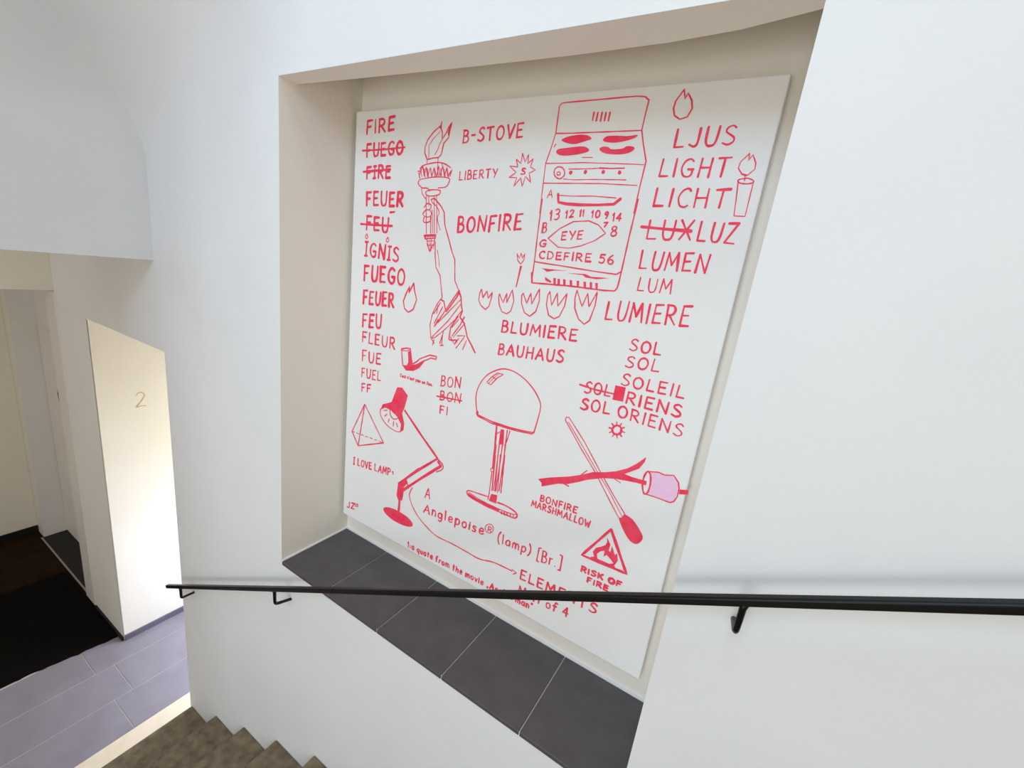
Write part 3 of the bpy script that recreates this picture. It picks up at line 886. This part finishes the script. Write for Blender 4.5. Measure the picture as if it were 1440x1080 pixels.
# ------------------------------------------------------------------ beam over the landing running up into the sloped, rounded stair ceiling
BX = -2.66
slope = math.radians(28)
ZC, RV = 3.715, 0.33                 # height of the ceiling line over the beam face; cove radius at the wall
turn = math.radians(90) - slope
NQ, NA, NS = 24, 14, 10
ypos = [(-1.9, 0.0), (-1.2, 0.0), (-0.4, 0.0), (0.2, 0.0), (0.45, 0.0)]
ypos += [(1 - RV + RV * math.sin(math.pi / 2 * q / NQ), math.pi / 2 * q / NQ) for q in range(NQ + 1)]
bm = bmesh.new()
grid = []
for y, th in ypos:
    zt = ZC - RV * (1 - math.cos(th))                    # where the beam face meets the vault in this slice
    rr = 0.0005 + 0.42 * (1 - math.sin(th)) ** 1.2
    t = rr * math.tan(turn / 2)
    pts = [(BX, 2.933 + (zt - t - 2.933) * i / 8) for i in range(9)]
    for i in range(1, NA + 1):
        a = turn * i / NA
        pts.append((BX + rr * (1 - math.cos(a)), zt - t + rr * math.sin(a)))
    lx, lz = pts[-1]
    for i in range(1, NS + 1):
        d = (BX + 1.30 - lx) * i / NS
        pts.append((lx + d, lz + d * math.tan(slope)))
    grid.append([bm.verts.new((x, min(y, 1.0) + (.0004 if th > 1.5 else 0), z)) for x, z in pts])
    if th > 1.5:                                         # a little of the flat wall, so that the cove runs out smoothly
        grid.append([bm.verts.new((x, 1.0004, z - (.05 if x > BX + .002 else 0.0) - .0002)) for x, z in pts])
for a, b in zip(grid, grid[1:]):
    for k in range(len(a) - 1):
        if (a[k].co - b[k].co).length > 1e-6:
            try: bm.faces.new((a[k], a[k + 1], b[k + 1], b[k]))
            except ValueError: pass
cols = [[g[0] for g in grid[:-1]]]
# underside and back of the beam, landing ceiling behind it
e0 = cols[0]
back0 = [bm.verts.new((BX - .16, v.co.y, v.co.z)) for v in e0]
back1 = [bm.verts.new((BX - .16, v.co.y, 3.25)) for v in e0]
back2 = [bm.verts.new((-4.36, v.co.y, 3.25)) for v in e0]
for ra, rb in ((e0, back0), (back0, back1), (back1, back2)):
    for k in range(len(ra) - 1):
        if (ra[k].co - ra[k + 1].co).length > 1e-6:
            bm.faces.new((ra[k], ra[k + 1], rb[k + 1], rb[k]))
o = structure('ceiling', bm, M_WALL, smooth=True)
md = o.modifiers.new('split', 'EDGE_SPLIT'); md.split_angle = math.radians(45)
bm = bmesh.new()
box(bm, -6.0, -4.36, -1.6, 1.35, 2.75, 2.85)
structure('ceiling_hall', bm, M_HALL)
# unseen wall stub beside the stairs, added to shade the hall side
bm = bmesh.new()
box(bm, -2.35, -1.80, -0.97, -0.77, 0.0, 3.95)
structure('wall_light_blocker', bm, M_WALL, bevel=0.004)

# ------------------------------------------------------------------ the painted canvas
CX, CY, CZ = -1.602, 1.31, 1.838
CW, CH, CT = 1.498, 1.796, 0.038
paint = empty('canvas_painting', (CX, CY, CZ), 'large white canvas with red brush drawings and words, hanging in the wall niche', 'painting')
bm = bmesh.new()
box(bm, 0, CW, 0, CT, 0, CH)
from_bm('canvas', bm, M_BOARD, paint, bevel=0.004, segs=2)

def spline(pts, closed=False, sub=5):
    out = []
    n = len(pts)
    if n < 3: return list(pts)
    rng = range(n) if closed else range(n - 1)
    for i in rng:
        p1, p2 = pts[i], pts[(i + 1) % n]
        p0 = pts[i - 1] if (i or closed) else p1
        p3 = pts[(i + 2) % n] if (closed or i + 2 < n) else p2
        for q in range(sub):
            t = q / sub
            out.append(tuple(0.5 * (2 * p1[c] + (p2[c] - p0[c]) * t + (2 * p0[c] - 5 * p1[c] + 4 * p2[c] - p3[c]) * t * t
                                    + (-p0[c] + 3 * p1[c] - 3 * p2[c] + p3[c]) * t ** 3) for c in (0, 1)))
    out.append(pts[0] if closed else pts[-1])
    return out

rnd = random.Random(11)
LAYER = [0]
def lift():
    LAYER[0] += 1
    return -0.0006 - 0.00001 * (LAYER[0] % 60)

def dense(pts, step):
    out = [pts[0]]
    for a, b in zip(pts, pts[1:]):
        n = max(1, int(math.hypot(b[0] - a[0], b[1] - a[1]) / step))
        for q in range(1, n + 1):
            out.append((a[0] + (b[0] - a[0]) * q / n, a[1] + (b[1] - a[1]) * q / n))
    return out

def stroke(bm, pts, w, mat=0):
    """one brush stroke: a strip of varying width with round ends (mm in, metres out)"""
    pts = [p for i, p in enumerate(pts) if i == 0 or math.hypot(p[0] - pts[i - 1][0], p[1] - pts[i - 1][1]) > .05]
    if len(pts) < 2: return
    pts = dense(pts, max(6.0, w * 1.2))
    y = lift()
    f0 = rnd.uniform(.82, 1.12); f1 = rnd.uniform(.72, 1.12); ph = rnd.uniform(0, 6.28); fr = rnd.uniform(.3, .9)
    L = []; Rr = []
    n = len(pts)
    def wd(i):
        t = i / max(1, n - 1)
        return w * .5 * (f0 + (f1 - f0) * t) * (1 + .13 * math.sin(ph + fr * i))
    for i, p in enumerate(pts):
        a = pts[max(i - 1, 0)]; b = pts[min(i + 1, n - 1)]
        dx, dy = b[0] - a[0], b[1] - a[1]
        l = math.hypot(dx, dy) or 1
        nx, ny = -dy / l, dx / l
        k = wd(i)
        yy = y - 0.00005 * i / n
        L.append(bm.verts.new(((p[0] + nx * k) / 1000, yy, (p[1] + ny * k) / 1000)))
        Rr.append(bm.verts.new(((p[0] - nx * k) / 1000, yy, (p[1] - ny * k) / 1000)))
    for i in range(n - 1):
        bm.faces.new((L[i], Rr[i], Rr[i + 1], L[i + 1])).material_index = mat
    for (vl, vr, p, q, i) in ((L[0], Rr[0], pts[0], pts[1], 0), (Rr[-1], L[-1], pts[-1], pts[-2], n - 1)):
        dx, dy = p[0] - q[0], p[1] - q[1]
        l = math.hypot(dx, dy) or 1
        dx /= l; dy /= l
        k = wd(i)
        nx, ny = dy, -dx
        fan = []
        s0 = ((vl.co.x * 1000 - p[0]) / k, (vl.co.z * 1000 - p[1]) / k)
        for q_ in (1, 2, 3):
            a = math.pi * q_ / 4
            ex = s0[0] * math.cos(a) + dx * math.sin(a)
            ey = s0[1] * math.cos(a) + dy * math.sin(a)
            fan.append(bm.verts.new(((p[0] + ex * k * .9) / 1000, vl.co.y, (p[1] + ey * k * .9) / 1000)))
        bm.faces.new([vl] + fan + [vr]).material_index = mat

def fill(bm, pts, mat=0):
    y = lift()
    if mat: y += 0.00035
    vs = [bm.verts.new((p[0] / 1000, y, p[1] / 1000)) for p in pts]
    es = [bm.edges.new((vs[i], vs[(i + 1) % len(vs)])) for i in range(len(vs))]
    res = bmesh.ops.triangle_fill(bm, edges=es, use_beauty=True, use_dissolve=False)
    for g in res['geom']:
        if isinstance(g, bmesh.types.BMFace): g.material_index = mat

def letters(bm, text, u0, v0, u1, v1, h, w):
    gap = 0.27
    adv = []
    x = 0.0
    for ch in text:
        if ch == ' ':
            x += .38; adv.append(None); continue
        adv.append(x)
        x += GLYPH[ch][0] + gap
    total = max(x - gap, 0.05)
    length = math.hypot(u1 - u0, v1 - v0)
    dx, dy = (u1 - u0) / length, (v1 - v0) / length
    sx = (length - w * .5) / total
    if total < .12: sx = h
    for ch, a in zip(text, adv):
        if a is None: continue
        jy = rnd.uniform(-.025, .025) * h; jh = rnd.uniform(.96, 1.05); sl = rnd.uniform(-.03, .05)
        for st in GLYPH[ch][1]:
            cur = st[0] == 'c'
            pts = st[1:] if cur else st
            out = []
            for gx, gy in pts:
                gy *= jh
                lx = (a + gx) * sx + w * .25 + sl * gy * h
                ly = gy * (h - w * .6) + w * .3 + jy
                out.append((u0 + dx * lx, v0 + dy * lx + ly))
            if cur: out = spline(out, False, 4)
            stroke(bm, out, w * rnd.uniform(.85, 1.15))

for name, label, entries in PAINTING:
    bm = bmesh.new()
    for e in entries:
        if e[0] == 't':
            letters(bm, *e[1:])
        elif e[0] == 'l':
            pts = list(zip(e[1][0::2], e[1][1::2]))
            if 'c' in e[3]: pts = spline(pts, 'o' in e[3])
            stroke(bm, pts, e[2])
        else:
            pts = list(zip(e[1][0::2], e[1][1::2]))
            if 'c' in e[2]: pts = spline(pts, True)[:-1]
            fill(bm, pts, e[3])
    me = bpy.data.meshes.new(name)
    for f in bm.faces:
        f.normal_update()
        if f.normal.y > 0: f.normal_flip()
    bm.to_mesh(me); bm.free()
    o = link(name, me, [M_RED, M_PINK], paint)
    o['label'] = label

# floor number painted on the passage wall
bm = bmesh.new()
pts = spline([(.006, .108), (.02, .125), (.042, .123), (.052, .103), (.042, .078), (.022, .05), (.0, .022)], False, 4) + [(.03, .027), (.056, .022)]
prev = None
for i, p in enumerate(pts):
    a = pts[max(i - 1, 0)]; b = pts[min(i + 1, len(pts) - 1)]
    d = Vector((b[0] - a[0], b[1] - a[1])).normalized()
    nx, ny = -d.y * .0035, d.x * .0035
    c = (bm.verts.new((0, p[0] + nx, p[1] + ny)), bm.verts.new((0, p[0] - nx, p[1] - ny)))
    if prev: bm.faces.new((prev[0], prev[1], c[1], c[0]))
    prev = c
o = from_bm('floor_number', bm, M_NUMERAL)
o.location = (PX + .0012, 1.208, 1.828)
o['label'] = 'pale painted numeral 2 on the cream passage wall'; o['category'] = 'number'
